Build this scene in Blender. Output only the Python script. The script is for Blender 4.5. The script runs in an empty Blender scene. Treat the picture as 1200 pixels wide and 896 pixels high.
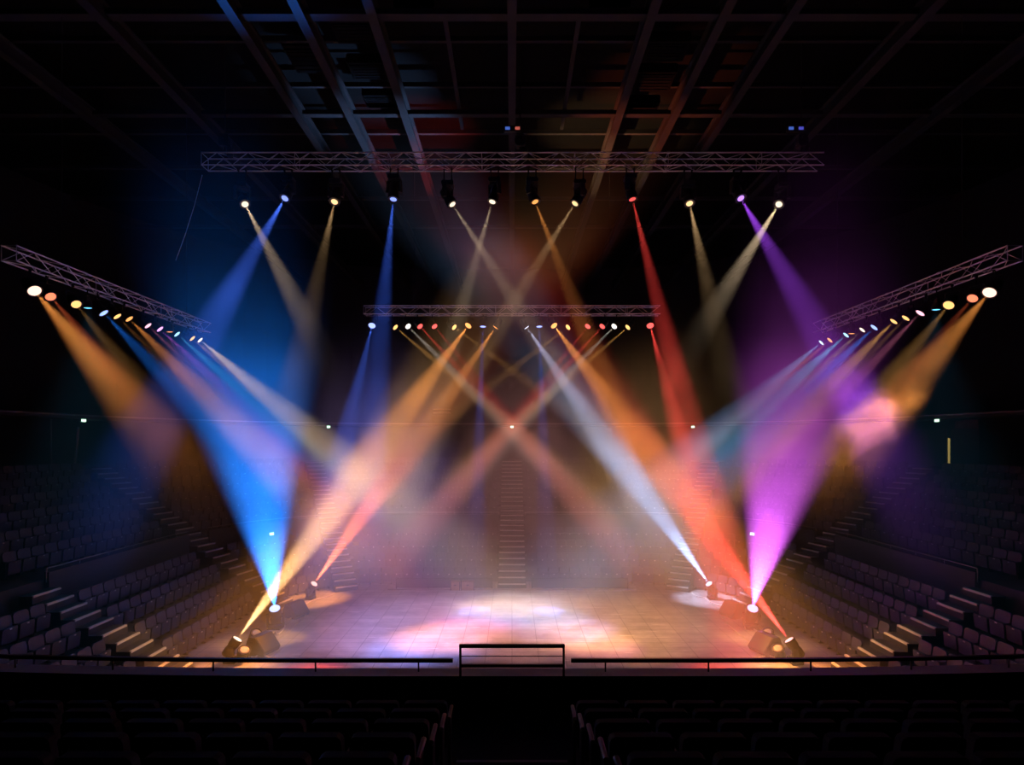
import bpy, math, random
from mathutils import Vector, Matrix, Quaternion
random.seed(7)
SC = bpy.context.scene
COL = SC.collection
PI = math.pi
# ------------------------------------------------------------------ camera
F = 640.0                      # focal length in pixels of the 1200 px wide frame
EYE = Vector((0, 0, 8.0))
HORIZON = 520.0
def at(x, y, Y):               # the world point seen at pixel x, y at depth Y
    return Vector(((x - 600) / F * Y, Y, EYE.z - (y - HORIZON) / F * Y))
def on_floor(x, y):
    return at(x, y, F * EYE.z / (y - HORIZON))
def pix(p):
    return 600 + F * p[0] / p[1], HORIZON + F * (EYE.z - p[2]) / p[1]
cd = bpy.data.cameras.new('camera'); cam = bpy.data.objects.new('camera', cd); COL.objects.link(cam)
cam.location = EYE; cam.rotation_euler = (PI / 2, 0, 0)
cd.sensor_width = 36; cd.lens = 36 * F / 1200; cd.shift_y = (HORIZON - 448) / 1200
cd.clip_end = 300; cd.clip_start = 0.05
SC.camera = cam
SC.view_settings.view_transform = 'Standard'; SC.view_settings.look = 'None'
SC.view_settings.gamma = 1; SC.view_settings.exposure = 0; SC.view_settings.use_curve_mapping = False
cy = SC.cycles
cy.use_denoising = True
try: cy.denoiser = 'OPENIMAGEDENOISE'
except Exception: pass
cy.use_adaptive_sampling = False
cy.max_bounces = 4; cy.diffuse_bounces = 2; cy.glossy_bounces = 2; cy.volume_bounces = 0
cy.sample_clamp_indirect = 3.0; cy.use_light_tree = True
cy.caustics_reflective = False; cy.caustics_refractive = False

# ------------------------------------------------------------------ materials
def mat(name, col, rough=.6, metal=0, spec=.4, noise=0, scale=8, bump=0):
    m = bpy.data.materials.new(name); m.use_nodes = True
    nt = m.node_tree; b = nt.nodes['Principled BSDF']
    b.inputs['Base Color'].default_value = (*col, 1); b.inputs['Roughness'].default_value = rough
    b.inputs['Metallic'].default_value = metal; b.inputs['Specular IOR Level'].default_value = spec
    if noise or bump:
        tc = nt.nodes.new('ShaderNodeTexCoord'); n = nt.nodes.new('ShaderNodeTexNoise')
        n.inputs['Scale'].default_value = scale; n.inputs['Detail'].default_value = 4
        nt.links.new(tc.outputs['Object'], n.inputs['Vector'])
        if noise:
            r = nt.nodes.new('ShaderNodeMapRange')
            r.inputs['To Min'].default_value = 1 - noise; r.inputs['To Max'].default_value = 1 + noise
            nt.links.new(n.outputs['Fac'], r.inputs['Value'])
            mx = nt.nodes.new('ShaderNodeVectorMath'); mx.operation = 'SCALE'
            mx.inputs[0].default_value = col
            nt.links.new(r.outputs['Result'], mx.inputs['Scale']); nt.links.new(mx.outputs['Vector'], b.inputs['Base Color'])
        if bump:
            bp = nt.nodes.new('ShaderNodeBump'); bp.inputs['Strength'].default_value = bump; bp.inputs['Distance'].default_value = .01
            nt.links.new(n.outputs['Fac'], bp.inputs['Height']); nt.links.new(bp.outputs['Normal'], b.inputs['Normal'])
    return m
def glow(name, col, strength):
    m = bpy.data.materials.new(name); m.use_nodes = True; nt = m.node_tree
    nt.nodes.remove(nt.nodes['Principled BSDF'])
    e = nt.nodes.new('ShaderNodeEmission'); e.inputs['Color'].default_value = (*col, 1); e.inputs['Strength'].default_value = strength
    nt.links.new(e.outputs[0], nt.nodes['Material Output'].inputs['Surface'])
    try: m.cycles.emission_sampling = 'NONE'
    except Exception: pass
    return m
M = dict(
    wall=mat('dark_wall_paint', (.02, .021, .025), .9, spec=.05, noise=.3, scale=.6),
    ceil=mat('dark_ceiling_deck', (.005, .0053, .006), .9, spec=.03, noise=.3, scale=.8),
    steel=mat('grey_painted_steel', (.022, .023, .027), .6, spec=.1, noise=.2, scale=3),
    alu=mat('truss_aluminium', (.72, .72, .74), .4, .45, noise=.1, scale=6),
    tier=mat('dark_concrete', (.055, .052, .055), .85, noise=.35, scale=1.5),
    nosing=mat('pale_step_nosing', (.75, .72, .68), .6),
    parapet=mat('dark_parapet_panel', (.045, .043, .05), .8, noise=.2, scale=2),
    rail=mat('rail_metal', (.5, .48, .47), .4, .6),
    seat=mat('seat_upholstery', (.085, .08, .115), .75, noise=.25, scale=14, bump=.2),
    shell=mat('seat_plastic_shell', (.04, .04, .05), .5, noise=.15, scale=9),
    plate=mat('seat_number_plate', (.85, .82, .76), .35, .2),
    leg=mat('seat_steel_foot', (.05, .05, .055), .5, .5),
    wood=mat('brown_armrest_wood', (.26, .17, .13), .5, noise=.25, scale=10),
    bseat=mat('front_seat_fabric', (.03, .03, .036), .8, noise=.3, scale=12),
    black=mat('black_fixture_housing', (.022, .022, .025), .45, noise=.2, scale=8),
    grille=mat('speaker_grille', (.055, .052, .05), .6, noise=.3, scale=40),
    case=mat('plywood_case', (.36, .22, .12), .6, noise=.25, scale=5),
    cable=mat('black_cable', (.02, .02, .02), .5),
    palecable=mat('pale_cable', (.75, .70, .66), .5),
    trim=mat('pale_edge_strip', (.42, .38, .36), .5, noise=.2, scale=3),
    darktrim=mat('black_rail_paint', (.012, .012, .014), .4),
    ledge=mat('ledge_top', (.6, .57, .58), .5, noise=.2, scale=3),
    chrome=mat('polished_reflector', (.75, .72, .68), .25, .9),
    frost=mat('frosted_lens', (.6, .52, .46), .55),
    red=mat('dark_red_banner', (.16, .03, .03), .8, noise=.2, scale=3),
)
def floor_material():
    m = bpy.data.materials.new('worn_stage_floor'); m.use_nodes = True
    nt = m.node_tree; L = nt.links; N = nt.nodes.new; b = nt.nodes['Principled BSDF']
    tc = N('ShaderNodeTexCoord')
    n1 = N('ShaderNodeTexNoise'); n1.inputs['Scale'].default_value = .9; n1.inputs['Detail'].default_value = 8; n1.inputs['Roughness'].default_value = .65
    L.new(tc.outputs['Object'], n1.inputs['Vector'])
    r1 = N('ShaderNodeValToRGB'); r1.color_ramp.elements[0].position = .33; r1.color_ramp.elements[1].position = .75
    r1.color_ramp.elements[0].color = (.40, .36, .34, 1); r1.color_ramp.elements[1].color = (.66, .61, .57, 1)
    L.new(n1.outputs['Fac'], r1.inputs['Fac'])
    br = N('ShaderNodeTexBrick'); br.inputs['Scale'].default_value = .5; br.inputs['Mortar Size'].default_value = .006
    br.offset = 0.0
    br.inputs['Color1'].default_value = (1, 1, 1, 1); br.inputs['Color2'].default_value = (.86, .86, .86, 1); br.inputs['Mortar'].default_value = (.45, .45, .45, 1)
    L.new(tc.outputs['Object'], br.inputs['Vector'])
    mx = N('ShaderNodeMix'); mx.data_type = 'RGBA'; mx.blend_type = 'MULTIPLY'; mx.inputs['Factor'].default_value = 1
    L.new(r1.outputs['Color'], mx.inputs['A']); L.new(br.outputs['Color'], mx.inputs['B'])
    # scratches and scuffs: stretched noise, thresholded
    mp = N('ShaderNodeMapping'); mp.inputs['Scale'].default_value = (.35, 5.5, 1); mp.inputs['Rotation'].default_value = (0, 0, .5)
    L.new(tc.outputs['Object'], mp.inputs['Vector'])
    n2 = N('ShaderNodeTexNoise'); n2.inputs['Scale'].default_value = 1.7; n2.inputs['Detail'].default_value = 3
    L.new(mp.outputs['Vector'], n2.inputs['Vector'])
    r2 = N('ShaderNodeValToRGB'); r2.color_ramp.elements[0].position = .66; r2.color_ramp.elements[1].position = .70
    L.new(n2.outputs['Fac'], r2.inputs['Fac'])
    mx2 = N('ShaderNodeMix'); mx2.data_type = 'RGBA'; mx2.inputs['B'].default_value = (.8, .76, .7, 1)
    L.new(r2.outputs['Color'], mx2.inputs['Factor']); L.new(mx.outputs['Result'], mx2.inputs['A'])
    L.new(mx2.outputs['Result'], b.inputs['Base Color'])
    r3 = N('ShaderNodeMapRange'); r3.inputs['To Min'].default_value = .28; r3.inputs['To Max'].default_value = .5
    L.new(n1.outputs['Fac'], r3.inputs['Value']); L.new(r3.outputs['Result'], b.inputs['Roughness'])
    b.inputs['Specular IOR Level'].default_value = .35
    return m
M['floor'] = floor_material()

# ------------------------------------------------------------------ mesh helpers
class MB:
    def __init__(s): s.v = []; s.f = []; s.mi = []
    def add(s, vs, fs, mi=0):
        o = len(s.v); s.v += [tuple(v) for v in vs]; s.f += [tuple(i + o for i in f) for f in fs]; s.mi += [mi] * len(fs)
        return s
    def box(s, c, d, rot=None, mi=0, bev=0):
        hx, hy, hz = d[0] / 2, d[1] / 2, d[2] / 2
        if bev:                                     # chamfered outline in x / z
            b = min(bev, hx * .9, hz * .9)
            ol = [(-hx + b, -hz), (hx - b, -hz), (hx, -hz + b), (hx, hz - b), (hx - b, hz), (-hx + b, hz), (-hx, hz - b), (-hx, -hz + b)]
            vs = [Vector((x, y, z)) for y in (-hy, hy) for x, z in ol]
            n = 8; fs = [tuple(range(n)), tuple(range(2 * n - 1, n - 1, -1))] + [(i, n + i, n + (i + 1) % n, (i + 1) % n) for i in range(n)]
            fs = [tuple(reversed(f)) for f in fs]
            fs = [tuple(reversed(f)) for f in fs]
        else:
            vs = [Vector((x, y, z)) for x in (-hx, hx) for y in (-hy, hy) for z in (-hz, hz)]
            fs = [(0, 1, 3, 2), (4, 6, 7, 5), (0, 4, 5, 1), (2, 3, 7, 6), (0, 2, 6, 4), (1, 5, 7, 3)]
        if rot is not None: vs = [rot @ v for v in vs]
        c = Vector(c)
        return s.add([v + c for v in vs], fs, mi)
    def bar(s, a, b, w, h, mi=0):                   # rectangular bar from a to b, w across, h in height
        a, b = Vector(a), Vector(b); d = b - a; L = d.length; d.normalize()
        up = Vector((0, 0, 1)) if abs(d.z) < .98 else Vector((0, 1, 0))
        x = d.cross(up).normalized(); z = x.cross(d)
        R = Matrix((x, d, z)).transposed()
        return s.box((a + b) / 2, (w, L, h), R, mi)
    def tube(s, a, b, r, n=8, mi=0, r2=None, caps=True):
        a, b = Vector(a), Vector(b); d = (b - a).normalized(); r2 = r if r2 is None else r2
        up = Vector((0, 0, 1)) if abs(d.z) < .95 else Vector((1, 0, 0))
        x = d.cross(up).normalized(); y = d.cross(x)
        vs = []
        for c, rr in ((a, r), (b, r2)):
            vs += [c + (x * math.cos(2 * PI * i / n) + y * math.sin(2 * PI * i / n)) * rr for i in range(n)]
        fs = [(i, (i + 1) % n, n + (i + 1) % n, n + i) for i in range(n)]
        if caps: fs += [tuple(reversed(range(n))), tuple(range(n, 2 * n))]
        return s.add(vs, fs, mi)
    def path(s, pts, r, n=6, mi=0):
        for a, b in zip(pts[:-1], pts[1:]):
            if (Vector(b) - Vector(a)).length > 1e-5: s.tube(a, b, r, n, mi)
        return s
    def lathe(s, prof, n=20, mi=0, axis='z', sgn=1):  # prof: (radius, height); closed at ends with r=0
        vs, fs = [], []
        for r, h in prof:
            for i in range(n):
                t = 2 * PI * i / n
                vs.append((r * math.cos(t), r * math.sin(t), h))
        for k in range(len(prof) - 1):
            for i in range(n):
                fs.append((k * n + i, k * n + (i + 1) % n, (k + 1) * n + (i + 1) % n, (k + 1) * n + i))
        return s.add(vs, fs, mi)
    def prism(s, poly, y0, y1, mi=0, M4=None):       # polygon in (x, z) swept over y
        n = len(poly); vs = [Vector((x, y, z)) for y in (y0, y1) for x, z in poly]
        fs = [tuple(range(n)), tuple(range(2 * n - 1, n - 1, -1))] + [((i + 1) % n, i, n + i, n + (i + 1) % n) for i in range(n)]
        if M4 is not None: vs = [M4 @ v for v in vs]
        return s.add(vs, fs, mi)
    def mesh(s, name, mats, smooth=False):
        me = bpy.data.meshes.new(name); me.from_pydata(s.v, [], s.f)
        for m in (mats if isinstance(mats, (list, tuple)) else [mats]): me.materials.append(m)
        me.polygons.foreach_set('material_index', s.mi)
        if smooth: me.polygons.foreach_set('use_smooth', [True] * len(s.f))
        me.update()
        import bmesh
        bm = bmesh.new(); bm.from_mesh(me); bmesh.ops.recalc_face_normals(bm, faces=bm.faces); bm.to_mesh(me); bm.free()
        return me
    def build(s, name, mats, parent=None, smooth=False):
        return link(name, s.mesh(name, mats, smooth), parent)
def link(name, data, parent=None):
    o = bpy.data.objects.new(name, data); COL.objects.link(o); o.parent = parent
    return o
def tag(o, label=None, cat=None, group=None, kind=None):
    if label:
        assert 4 <= len(label.split()) <= 16, label
        o['label'] = label
    if cat: o['category'] = cat
    if group: o['group'] = group
    if kind: o['kind'] = kind
    return o
def thing(name, label, cat, loc=(0, 0, 0), rz=0, group=None):
    o = bpy.data.objects.new(name, None); COL.objects.link(o); o.location = loc; o.rotation_euler = (0, 0, rz)
    o.empty_display_size = .2
    return tag(o, label, cat, group)
def struct(name, mb, m, label=None):
    o = mb.build(name, m); o['kind'] = 'structure'
    if label: tag(o, label)
    return o
ORD = ['zeroth', 'first', 'second', 'third', 'fourth', 'fifth', 'sixth', 'seventh', 'eighth', 'ninth', 'tenth', 'eleventh', 'twelfth', 'thirteenth',
       'fourteenth', 'fifteenth', 'sixteenth', 'seventeenth', 'eighteenth', 'nineteenth', 'twentieth', 'twenty-first', 'twenty-second', 'twenty-third', 'twenty-fourth', 'twenty-fifth', 'twenty-sixth']

# ------------------------------------------------------------------ the bowl: rounded horseshoe outline at offset u from the floor edge
CX, CY, R0, YS = 6.9, 25.8, 4.0, 8.2
def bowl_theta(u, th): r = R0 + u; return Vector((-CX - r * math.cos(th), CY + r * math.sin(th), 0)), Vector((-math.cos(th), math.sin(th), 0))
def s_of(u, kind, v):           # arc length along the left half: straight from YS, corner, back
    r = R0 + u
    if kind == 'y': return v - YS
    if kind == 'th': return CY - YS + r * v
    return CY - YS + r * PI / 2 + (v + CX)   # kind 'x', v from -CX to 0
def bowl_s(u, s):
    r = R0 + u; L1 = CY - YS; L2 = r * PI / 2
    if s <= L1: return Vector((-CX - r, YS + s, 0)), Vector((-1, 0, 0))
    if s <= L1 + L2: return bowl_theta(u, (s - L1) / r)
    return Vector((-CX + s - L1 - L2, CY + r, 0)), Vector((0, 1, 0))
def mir(p): return Vector((-p[0], p[1], p[2]))
def outline(u, y0=YS, nc=20):
    pts = [Vector((-CX - R0 - u, y0, 0))] + [bowl_theta(u, PI / 2 * i / nc)[0] for i in range(nc + 1)]
    return pts + [mir(p) for p in reversed(pts)]
def sweep(mb, prof, y0=YS, nc=20, mi=0, closed=True):    # prof: closed polygon of (u, z)
    n = len(prof); cols = [outline(u, y0, nc) for u, z in prof]; m = len(cols[0])
    vs = [Vector((cols[k][i].x, cols[k][i].y, prof[k][1])) for i in range(m) for k in range(n)]
    fs = []
    for i in range(m - 1):
        for k in range(n if closed else n - 1):
            k2 = (k + 1) % n
            fs.append((i * n + k, i * n + k2, (i + 1) * n + k2, (i + 1) * n + k))
    if closed: fs += [tuple(range(n)), tuple(range((m - 1) * n + n - 1, (m - 1) * n - 1, -1))]
    return mb.add(vs, fs, mi)
LOW = [(.9 + k, .6 * k) for k in range(4)]            # start of each lower row: u, z
UPP = [(6.65 + j, 3.15 + .58 * j) for j in range(6)]
CONC_U, CONC_Z, WALL_U, CEIL_Z = 12.65, 6.67, 17.0, 23.0
AISLES = [('y', 18.85, .65), ('th', math.radians(15), .65), ('th', math.radians(62), .68), ('x', 0.0, .86)]

# floor, tiers
mb = MB(); mb.add([(-32, -8, 0), (32, -8, 0), (32, 50, 0), (-32, 50, 0)], [(0, 1, 2, 3)])
mb.add([(-32, -8, -.3), (32, -8, -.3), (32, 50, -.3), (-32, 50, -.3)], [(3, 2, 1, 0)])
struct('floor', mb, M['floor'])
prof = [(1.9, 0.0)]
for u, z in LOW[1:]: prof += [(u, prof[-1][1]), (u, z)]
prof = [(LOW[1][0], 0.004)] + [q for k in (1, 2, 3) for q in ((LOW[k][0], LOW[k][1]), (LOW[k][0] + 1.0, LOW[k][1]))]
prof = prof[:-1] + [(5.6, 1.8), (5.6, 0.004)]
struct('trim_lower_tier', sweep(MB(), prof), M['tier'], 'dark stepped lower tier carrying four rows of seats')
prof = [(5.85, .004), (5.85, 3.15)] + [q for j in range(6) for q in ((UPP[j][0], UPP[j][1]), (UPP[j][0] + 1.0, UPP[j][1]))]
prof = prof[:-1] + [(CONC_U, UPP[5][1]), (CONC_U, CONC_Z), (WALL_U, CONC_Z), (WALL_U, .004)]
struct('trim_upper_tier', sweep(MB(), prof), M['tier'], 'dark stepped upper tier carrying six rows of seats')
# outer wall, concourse soffit, ceiling
def ring_wall(name, pts, z0, z1, t=.2):
    mb = MB(); n = len(pts); vs = []
    for p in pts: vs += [(p.x, p.y, z0), (p.x, p.y, z1)]
    mb.add(vs, [(2 * i, 2 * i + 2, 2 * i + 3, 2 * i + 1) for i in range(n - 1)])
    o = struct(name, mb, M['wall'])
    sm = o.modifiers.new('thick', 'SOLIDIFY'); sm.thickness = t; sm.offset = 0
    return o
OW = outline(WALL_U + .1, -8, 20)
ring_wall('wall_left', OW[0:8], 0, CEIL_Z); ring_wall('wall_back', OW[7:len(OW) - 7], 0, CEIL_Z); ring_wall('wall_right', OW[len(OW) - 8:], 0, CEIL_Z)
struct('wall_rear', MB().box((0, -8.1, CEIL_Z / 2), (56.5, .2, CEIL_Z)), M['wall'])
struct('trim_gallery_soffit', sweep(MB(), [(14.6, 9.45), (14.6, 9.72), (17, 9.72), (17, 9.45)]), M['parapet'], 'dark overhang above the concourse with a pale edge')
struct('trim_gallery_edge', sweep(MB(), [(14.54, 9.60), (14.54, 9.68), (14.6, 9.68), (14.6, 9.60)]), M['trim'], 'thin pale line along the overhang edge')
struct('ceiling', MB().box((0, 19, CEIL_Z + .1), (58, 58, .2)), M['ceil'])
# ceiling steelwork
BZ = 21.0
for i, (x, w, h) in enumerate([(0, .28, .5), (4.25, .3, .5), (6.45, .3, .5), (8.5, .3, .5), (12.6, .34, .5), (17, .3, .5)]):
    for sx in ((1,) if x == 0 else (1, -1)):
        mb = MB(); X = sx * x
        mb.box((X, 20, BZ), (w, 52, .05)); mb.box((X, 20, BZ + h), (w, 52, .05)); mb.box((X, 20, BZ + h / 2), (.06, 52, h))
        struct('ceiling_beam', mb, M['steel'])
for x in (2.15, -2.15):
    struct('ceiling_purlin', MB().box((x, 20.4, BZ + .65), (.14, 6.5, .12)), M['steel'])
for y, z, w in ((17.0, BZ + .05, .3), (18.8, BZ + .62, .12), (22.2, BZ + .12, .24), (21.2, BZ + .62, .1), (24.4, BZ + .62, .14), (27.5, BZ + .62, .16), (31, BZ + .62, .16), (35, BZ + .62, .2), (14.5, BZ + .62, .14)):
    struct('ceiling_crossbeam', MB().box((0, y, z + .3), (50, w, .18)), M['steel'])
# ducts / panels between the beams
for k, (x, y, sx, sy) in enumerate([(-5.3, 18.3, 1.4, 1.0), (-5.3, 20.2, 1.4, .9), (-5.3, 22.0, 1.3, .8), (5.4, 19.2, 1.5, 1.0), (5.4, 20.8, 1.5, 1.1), (5.3, 22.6, 1.4, 1.0), (-7.4, 19.6, 1.2, 1.4), (3.1, 17.4, 1.3, .3), (-3.1, 17.4, 1.3, .3)]):
    mb = MB().box((x, y, BZ + .95), (sx, sy, .35), bev=.05).box((x, y, BZ + .755), (sx * .86, sy * .8, .05))
    for q in range(5): mb.box((x, y - sy * .32 + q * sy * .16, BZ + .72), (sx * .8, .03, .04))
    struct('ceiling_panel', mb, M['ceil'])

# ------------------------------------------------------------------ stairs in the aisles
def stair(kind, v, hw, u0, u1, z0, z1, n, name, label, mirror=False):
    mb = MB(); du = (u1 - u0) / n; dz = (z1 - z0) / n
    if kind == 'y': c0, d = bowl_s(0, s_of(0, 'y', v)); 
    elif kind == 'th': c0, d = bowl_theta(0, v)
    else: c0, d = Vector((0, CY + R0, 0)), Vector((0, 1, 0))
    if mirror: c0, d = mir(c0), mir(d)
    t = Vector((-d.y, d.x, 0)); R = Matrix((t, d, Vector((0, 0, 1)))).transposed()
    for i in range(n):
        za = z0 + dz * (i + 1); ua = u0 + du * i
        zb = max(0.004, za - dz * 2.6)
        mb.box(c0 + d * (ua + du / 2) + Vector((0, 0, (za + zb) / 2)), (2 * hw, du, za - zb), R, 0)
        mb.box(c0 + d * (ua + .035) + Vector((0, 0, za + .004)), (2 * hw - .08, .075, .012), R, 1)
        mb.box(c0 + d * (ua - .004) + Vector((0, 0, za - .03)), (2 * hw - .08, .012, .055), R, 1)
    return struct(name, mb, [M['tier'], M['nosing']], label)
stair('x', 0, .8, .45, CONC_U, 0, CONC_Z, 26, 'trim_stair_centre', 'long straight stair up the middle of the far stand')
for mr, sd in ((False, 'left'), (True, 'right')):
    stair('th', AISLES[2][1], .62, .45, CONC_U, 0, CONC_Z, 26, 'trim_stair_corner_' + sd, f'stair climbing the far {sd} corner', mr)
    stair('th', AISLES[1][1], .6, .45, CONC_U, 0, CONC_Z, 26, 'trim_stair_side_' + sd, f'stair with pale nosings up the {sd} stand', mr)
    stair('y', AISLES[0][1], .6, .45, 5.6, 0, 2.9, 11, 'trim_stair_near_' + sd, f'short stair by the near end of the {sd} lower rows', mr)
# parapet between the tiers, in pieces between the aisles, each with its rail
PU = 5.72; PZ = 3.42
def aisle_s(u, a): return s_of(u, a[0], a[1])
cuts = []
for i in range(len(AISLES)):
    a = AISLES[i]
    s0 = aisle_s(PU, a) + a[2]
    s1 = aisle_s(PU, AISLES[i + 1]) - AISLES[i + 1][2] if i + 1 < len(AISLES) else None
    if s1: cuts.append((s0, s1))
PNAMES = ['side', 'corner', 'back']
for mr, sd in ((False, 'left'), (True, 'right')):
    for (s0, s1), nm in zip(cuts, PNAMES):
        n = max(2, int((s1 - s0) / .7)); pin, pout = [], []
        for i in range(n + 1):
            s = s0 + (s1 - s0) * i / n
            p, d = bowl_s(PU, s)
            a, b = p - d * .09, p + d * .09
            if mr: a, b = mir(a), mir(b)
            pin.append(a); pout.append(b)
        mb = MB(); vs = []
        for a, b in zip(pin, pout): vs += [(a.x, a.y, 1.2), (b.x, b.y, 1.2), (b.x, b.y, PZ), (a.x, a.y, PZ)]
        fs = []
        for i in range(n):
            for k in range(4): fs.append((4 * i + k, 4 * i + (k + 1) % 4, 4 * i + 4 + (k + 1) % 4, 4 * i + 4 + k))
        fs += [(0, 1, 2, 3), (4 * n + 3, 4 * n + 2, 4 * n + 1, 4 * n)]
        mb.add(vs, fs)
        struct(f'wall_parapet_{nm}_{sd}', mb, M['parapet'])
        rl = thing('guard_rail', f'thin metal rail on the parapet of the {sd} {nm} stand' if nm != 'back' else f'thin metal rail on the far parapet {sd} of the central stair', 'railing', ((pin[0] + pout[0]) / 2) + Vector((0, 0, PZ)))
        org = rl.location
        mid = [(a + b) / 2 + Vector((0, 0, PZ + .14)) - org for a, b in zip(pin, pout)]
        MB().path([mid[0] - Vector((0, 0, .5))] + mid if nm == 'side' else mid, .022, 6).build('top_rail', M['rail'], rl)
        for i in range(0, n + 1, 2):
            MB().tube(mid[i] - Vector((0, 0, .14)), mid[i], .015, 6).build('post', M['rail'], rl)

# ------------------------------------------------------------------ tip-up seats
def seat_meshes():
    # local frame: sitter faces -Y, so the back is toward +Y; the origin on the floor
    bk = MB()
    w = .268; ol = [(-w, .50), (w, .50), (w + .005, .84), (w - .03, .905), (w - .08, .93), (-w + .08, .93), (-w + .03, .905), (-w - .005, .84)]
    T = Matrix.Translation((0, .0, 0)) @ Matrix.Rotation(math.radians(-9), 4, 'X')
    bk.prism(ol, .10, .155, 0, Matrix.Translation((0, .02, .0)) @ Matrix.Rotation(0, 4, 'X'))
    bk.v = [(x, y + (z - .5) * .14, z) for x, y, z in bk.v]
    bk.box((0, .20, .70), (.44, .03, .36), None, 1)
    ps = MB()
    ol2 = [(-.245, .12), (.245, .12), (.258, .17), (.258, .56), (.23, .595), (-.23, .595), (-.258, .56), (-.258, .17)]
    ps.prism(ol2, -.02, .075, 0)
    ps.v = [(x, y - (z - .22) * .10, z) for x, y, z in ps.v]
    ps.box((.0, -.064, .555), (.075, .014, .04), None, 2)
    fts = []
    for x in (-.279, .279):
        fts.append(MB().box((x, .10, .30), (.018, .14, .60)).box((x, .09, .012), (.026, .22, .024)).box((x, .09, .60), (.026, .18, .03)).mesh('side_frame', [M['leg']]))
    return (bk.mesh('backrest', [M['seat'], M['shell']]), ps.mesh('seat_pan', [M['seat'], M['shell'], M['plate']]), *fts)
S_BK, S_PS, S_FL, S_FR = seat_meshes()
def place_seat(p, d, label, group, meshes=None, name='tip_up_seat'):
    o = thing(name, label, 'seat', p, math.atan2(-d.x, d.y), group)
    for nm, me in zip(('backrest', 'seat_pan', 'side_frame', 'side_frame'), (S_BK, S_PS, S_FL, S_FR)): link(nm, me, o)
    return o
cand = []      # (distance, p, d, label parts)
SECT = ['near', 'side', 'corner', 'back']
for tier, rows in (('lower', LOW), ('upper', UPP)):
    for k, (u, z) in enumerate(rows):
        us = u + .55
        for q in range(4):
            if q == 0: s0, s1 = s_of(us, 'y', 11.5), aisle_s(us, AISLES[0]) - AISLES[0][2]
            else: s0, s1 = aisle_s(us, AISLES[q - 1]) + AISLES[q - 1][2], aisle_s(us, AISLES[q]) - AISLES[q][2]
            if tier == 'upper' and q == 0: s1 = aisle_s(us, AISLES[0]) - .65
            n = int((s1 - s0 - .1) / .60)
            if n < 1: continue
            off = (s1 - s0 - n * .60) / 2 if q in (2,) else (.04 if q in (1,) else s1 - s0 - n * .60 - .04)
            for i in range(n):
                p, d = bowl_s(us, s0 + off + .30 + .60 * i); p.z = z + .004
                for sd, f in (('left', lambda a: a), ('right', mir)):
                    pp, dd = f(p), f(d)
                    x, y = pix((pp.x, pp.y, pp.z + .6))
                    if not (-25 < x < 1225) or y > 800: continue
                    idx = n - i if q in (0, 2, 3) else i + 1
                    cand.append(((pp - EYE).length, pp, dd, sd, tier, k, SECT[q], idx))
cand.sort(key=lambda c: c[0])
AISLE_OF = {'near': 'near stair', 'side': 'near stair', 'corner': 'corner stair', 'back': 'central stair'}
# front stand: seats seen from behind
FS_BK = MB()
def front_seat_meshes():
    bk = MB(); w = .25
    ol = [(-w + .02, .36), (w - .02, .36), (w, .42), (w, .80), (w - .012, .83), (w - .04, .848), (-w + .04, .848), (-w + .012, .83), (-w, .80), (-w, .42)]
    bk.prism(ol, -.045, .03, 0); bk.v = [(x, y - (z - .4) * .16, z) for x, y, z in bk.v]
    bk.box((0, -.105, .60), (.42, .025, .40), None, 1)
    ps = MB().prism([(-.22, .24), (.22, .24), (.235, .30), (.235, .56), (.2, .59), (-.2, .59), (-.235, .56), (-.235, .3)], .05, .14)
    ft, ar = [], []
    for x in (-.27, .27):
        ft.append(MB().box((x, .02, .31), (.026, .18, .62)).box((x, .04, .012), (.036, .3, .024)).mesh('side_frame', M['leg']))
        ar.append(MB().box((x * .985, .10, .638), (.046, .30, .035), bev=.012).mesh('armrest', M['wood']))
    return bk.mesh('backrest', [M['bseat'], M['shell']]), ps.mesh('seat_pan', M['bseat']), *ft, *ar
FSM = front_seat_meshes()
FROWS = [(6.4 - .7 * k, 4.17 + .245 * k) for k in range(6)]
n_front = 0
RN = ['row nearest the parapet', 'second row from the parapet', 'third row from the parapet', 'fourth row from the parapet', 'fifth row from the parapet', 'sixth row from the parapet']
for k, (y, z) in enumerate(FROWS):
    for sd, sg in (('left', -1), ('right', 1)):
        for i in range(12):
            X = sg * (1.0 + .56 * i)
            x, yy = pix((X, y, z + .82))
            if not (-15 < x < 1215) or yy > 915: continue
            o = thing('tip_up_seat', f'black seat back {ORD[i+1]} from the centre aisle, {sd} side, {RN[k]}', 'seat', (X, y, z + .002), 0, 'seats of the dark front stand')
            for nm, me in zip(('backrest', 'seat_pan', 'side_frame', 'side_frame', 'armrest', 'armrest'), FSM): link(nm, me, o)
            n_front += 1
NI = max(0, 300 - n_front)
for c in cand[:NI]:
    _, p, d, sd, tier, k, sec, idx = c
    lab = f'{ORD[idx]} seat from the {AISLE_OF[sec]} in row {["one","two","three","four","five","six"][k]} of {sd} {tier} {sec} block'
    place_seat(p, d, lab, f'seats of the {sd} stand')
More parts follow.
